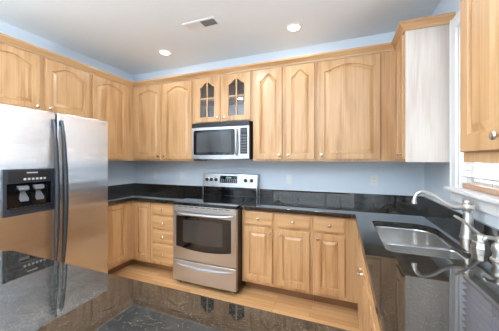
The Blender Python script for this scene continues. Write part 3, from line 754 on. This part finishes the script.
# window: the bottom edge bows downwards
def win(x0, x1, z1, z0, bow, y):
    b = lambda x: 1-((x-RC)/((x1-x0)/2))**2
    return cols([x0+(x1-x0)*k/16 for k in range(17)], lambda x: z0-bow*b(x), lambda x: z1+0.006*b(x), lambda x: ry(x)-y, lambda x: ry(x)+0.003)
ow = win(1.412, 2.086, 0.775, 0.440, 0.032, 0.0018).build('window', black_glass, od)
win(1.505, 1.990, 0.735, 0.495, 0.012, 0.0028).build('inner_pane', plain('oven_inner_pane', (0.035, 0.032, 0.03), 0.05), ow)
m = MB(); pts = []
for k in range(21):
    t = k/20; x = RX0+0.035+t*(RX1-RX0-0.07); e = min(1, math.sin(PI*t)*3); pts.append((x, RF-0.004-0.045*e-0.008*math.sin(PI*t), 0.812-0.004*math.sin(PI*t)))
m.tube(pts, 0.0155, 12, 1.0); m.build('handle', steel, od)
dw = front_bow(RX0, RX1, 0.055, 0.282, 0.006).build('drawer', steel, c)
m = MB(); lp = []
for k in range(21):
    t = k/20; x = RX0+0.04+t*(RX1-RX0-0.08); b = math.sin(PI*t); y = ry(x); z = 0.243-0.018*b; e = 0.004+0.022*b**0.5
    lp.append([(x, y+0.002, z+0.006), (x, y-e, z+0.003), (x, y-e-0.002, z-0.006), (x, y-e*0.6, z-0.012), (x, y+0.002, z-0.010)])
m.loops(lp); m.build('handle', steel, dw)
for (x, y) in ((RX0+0.05, -0.66), (RX1-0.05, -0.66), (RX0+0.05, -0.08), (RX1-0.05, -0.08)):
    m = MB(); m.lathe([(0.018, 0), (0.018, 0.012), (0.010, 0.016), (0.010, 0.036)], (x, y, 0.0), n=14); m.build('foot', black_plastic, c)
m = MB(); m.box(RC-0.02, RC+0.02, ry(RC)-0.003, ry(RC), 0.790, 0.796); m.build('badge', print_grey, od)

# ------------------------------------------------------------------ blinds
c = thing('window_blind', 'white horizontal slat blind hanging in the sink window', 'blind', (3.962, (WY0+WY1)/2, WZ0+0.006))
m = MB()
for k in range(24):
    z = 1.262+k*0.0455
    m.loops([[(3.939, y, z+0.013), (3.985, y, z), (3.985, y, z+0.003), (3.939, y, z+0.016)] for y in (WY0+0.016, WY1-0.016)])
m.build('slats', slat_white, c)
m = MB(); m.box(3.940, 3.984, WY0+0.016, WY1-0.016, WZ0+0.0065, WZ0+0.040, 0.004); o = m.build('bottom_rail', tan_rail, c); o['label'] = 'tan bottom rail'
m = MB(); m.box(3.935, 3.988, WY0+0.014, WY1-0.014, 2.312, 2.347, 0.003); m.build('head_rail', slat_white, c)
m = MB()
for y in (WY0+0.10, (WY0+WY1)/2, WY1-0.10):
    for x in (3.938, 3.986): m.box(x-0.0006, x+0.0006, y-0.0015, y+0.0015, WZ0+0.03, 2.32)
m.build('ladder_cords', slat_white, c)

# ------------------------------------------------------------------ outlets and switches on the back wall
def plate(x, z, kind, label, name):
    c = thing(name, label, 'outlet' if name == 'wall_outlet' else 'switch', (x, -0.0005, z-0.058))
    m = MB(); m.box(x-0.036, x+0.036, -0.006, -0.0005, z-0.058, z+0.058, 0.002); m.build('plate', white_plastic, c)
    if kind == 'duplex':
        for dz in (-0.020, 0.020):
            m = MB(); m.lathe([(0.0165, 0), (0.0165, 0.0025), (0, 0.0028)], (x, -0.0055, z+dz), (0, -1, 0), 20); s = m.build('socket', white_plastic, c)
            m = MB()
            for dx in (-0.006, 0.006): m.box(x+dx-0.001, x+dx+0.001, -0.0088, -0.008, z+dz-0.001, z+dz+0.007)
            m.box(x-0.002, x+0.002, -0.0088, -0.008, z+dz-0.010, z+dz-0.006)
            m.build('slots', slot_black, s)
    else:
        m = MB(); m.box(x-0.0165, x+0.0165, -0.0085, -0.005, z-0.033, z+0.033, 0.001); m.build('rocker', white_plastic, c)
plate(0.426, 1.153, 'rocker', 'white switch plate nearest the left corner, under the two-door cabinet', 'wall_switch')
plate(0.930, 1.152, 'rocker', 'white switch plate just left of the range backguard', 'wall_switch')
plate(2.523, 1.153, 'rocker', 'white switch plate just right of the range, under the narrow doors', 'wall_switch')
plate(3.463, 1.165, 'duplex', 'white duplex outlet near the right corner behind the sink', 'wall_outlet')

# ------------------------------------------------------------------ ceiling vent and recessed lights
c = thing('ceiling_vent', 'white two-way air vent in the ceiling', 'vent', (1.812, -0.862, H-0.012))
m = MB(); x0, x1, y0, y1 = 1.628, 1.996, -0.937, -0.790; zt = H-0.0005
for a in ((x0, x1, y0, y0+0.022), (x0, x1, y1-0.022, y1), (x0, x0+0.022, y0+0.022, y1-0.022), (x1-0.022, x1, y0+0.022, y1-0.022), (1.806, 1.818, y0+0.022, y1-0.022)):
    m.box(a[0], a[1], a[2], a[3], zt-0.007, zt, 0.001)
m.build('frame', white_paint, c)
m = MB(); m.box(x0+0.02, x1-0.02, y0+0.02, y1-0.02, zt-0.0015, zt); m.build('duct_opening', slot_black, c)
m = MB()
def louvers(a, b, s):
    k = a
    while k < b-0.006:
        m.loops([[(k, y0+0.022, zt-0.009 if s > 0 else zt-0.002), (k+0.0105, y0+0.022, zt-0.002 if s > 0 else zt-0.009), (k+0.0115, y0+0.022, zt-0.002 if s > 0 else zt-0.009), (k+0.001, y0+0.022, zt-0.009 if s > 0 else zt-0.002)],
                 [(k, y1-0.022, zt-0.009 if s > 0 else zt-0.002), (k+0.0105, y1-0.022, zt-0.002 if s > 0 else zt-0.009), (k+0.0115, y1-0.022, zt-0.002 if s > 0 else zt-0.009), (k+0.001, y1-0.022, zt-0.009 if s > 0 else zt-0.002)]])
        k += 0.0125
louvers(x0+0.022, 1.806, 1); louvers(1.818, x1-0.022, -1)
m.build('louvers', white_paint, c)

def can_light(x, y, label, power, group=None):
    c = thing('ceiling_light', label, 'ceiling light', (x, y, H-0.008), group)
    m = MB(); m.lathe([(0.058, -0.0035), (0.062, -0.008), (0.078, -0.006), (0.082, -0.0005)], (x, y, H), n=32, cap=False); m.build('trim_ring', white_paint, c)
    m = MB(); m.lathe([(0.0, -0.004), (0.059, -0.004), (0.059, -0.001), (0.0, -0.001)], (x, y, H), n=32, cap=False); m.build('lens', lamp_glow, c)
    area('lamp_light', (x, y, H-0.013), (0, 0, 0), 0.11, 0.11, power, (1.0, 0.97, 0.93), 'DISK')
can_light(1.027, -0.479, 'round recessed ceiling light left of the air vent', 2.6)
can_light(2.671, -0.468, 'round recessed ceiling light right of the air vent', 2.6)
can_light(1.9, -1.6, 'added round recessed ceiling light, unseen over the middle of the kitchen floor', 20)  # unseen light added to brighten the left side of the kitchen
for (x, y) in ((1.03, -2.6), (2.67, -2.6), (1.03, -4.7), (2.67, -4.7)):  # unseen lights, assumed here as extra light sources
    can_light(x, y, 'unseen round recessed ceiling light, assumed in the room behind the viewer', 9, 'assumed recessed lights behind the viewer')

# made-up uplighter lamps, unseen behind the viewer, added to brighten ceiling and room
def added_floor_lamp(x, y, label):
    c = thing('added_floor_lamp', label, 'added floor lamp', (x, y, 0))
    m = MB(); m.lathe([(0.14, 0), (0.14, 0.015), (0.12, 0.025), (0.02, 0.03)], (x, y, 0), n=28); m.build('base', nickel, c)
    m = MB(); m.tube([(x, y, 0.02), (x, y, 1.70)], 0.012, 12); m.build('pole', nickel, c)
    m = MB(); m.lathe([(0.02, 1.69), (0.09, 1.72), (0.17, 1.80), (0.175, 1.80), (0.10, 1.735), (0.02, 1.71)], (x, y, 0), n=28, cap=False); m.build('lamp_shade', white_paint, c)
    area('added_uplight', (x, y, 1.79), (PI, 0, 0), 0.26, 0.26, UPW, (0.78, 0.90, 1.0), 'DISK')
UPW = 175
added_floor_lamp(1.3, -4.3, 'tall added uplighter floor lamp on the left, unseen behind the viewer')
UPW = 56
added_floor_lamp(3.1, -3.85, 'tall added uplighter floor lamp by the right wall, unseen behind the viewer')
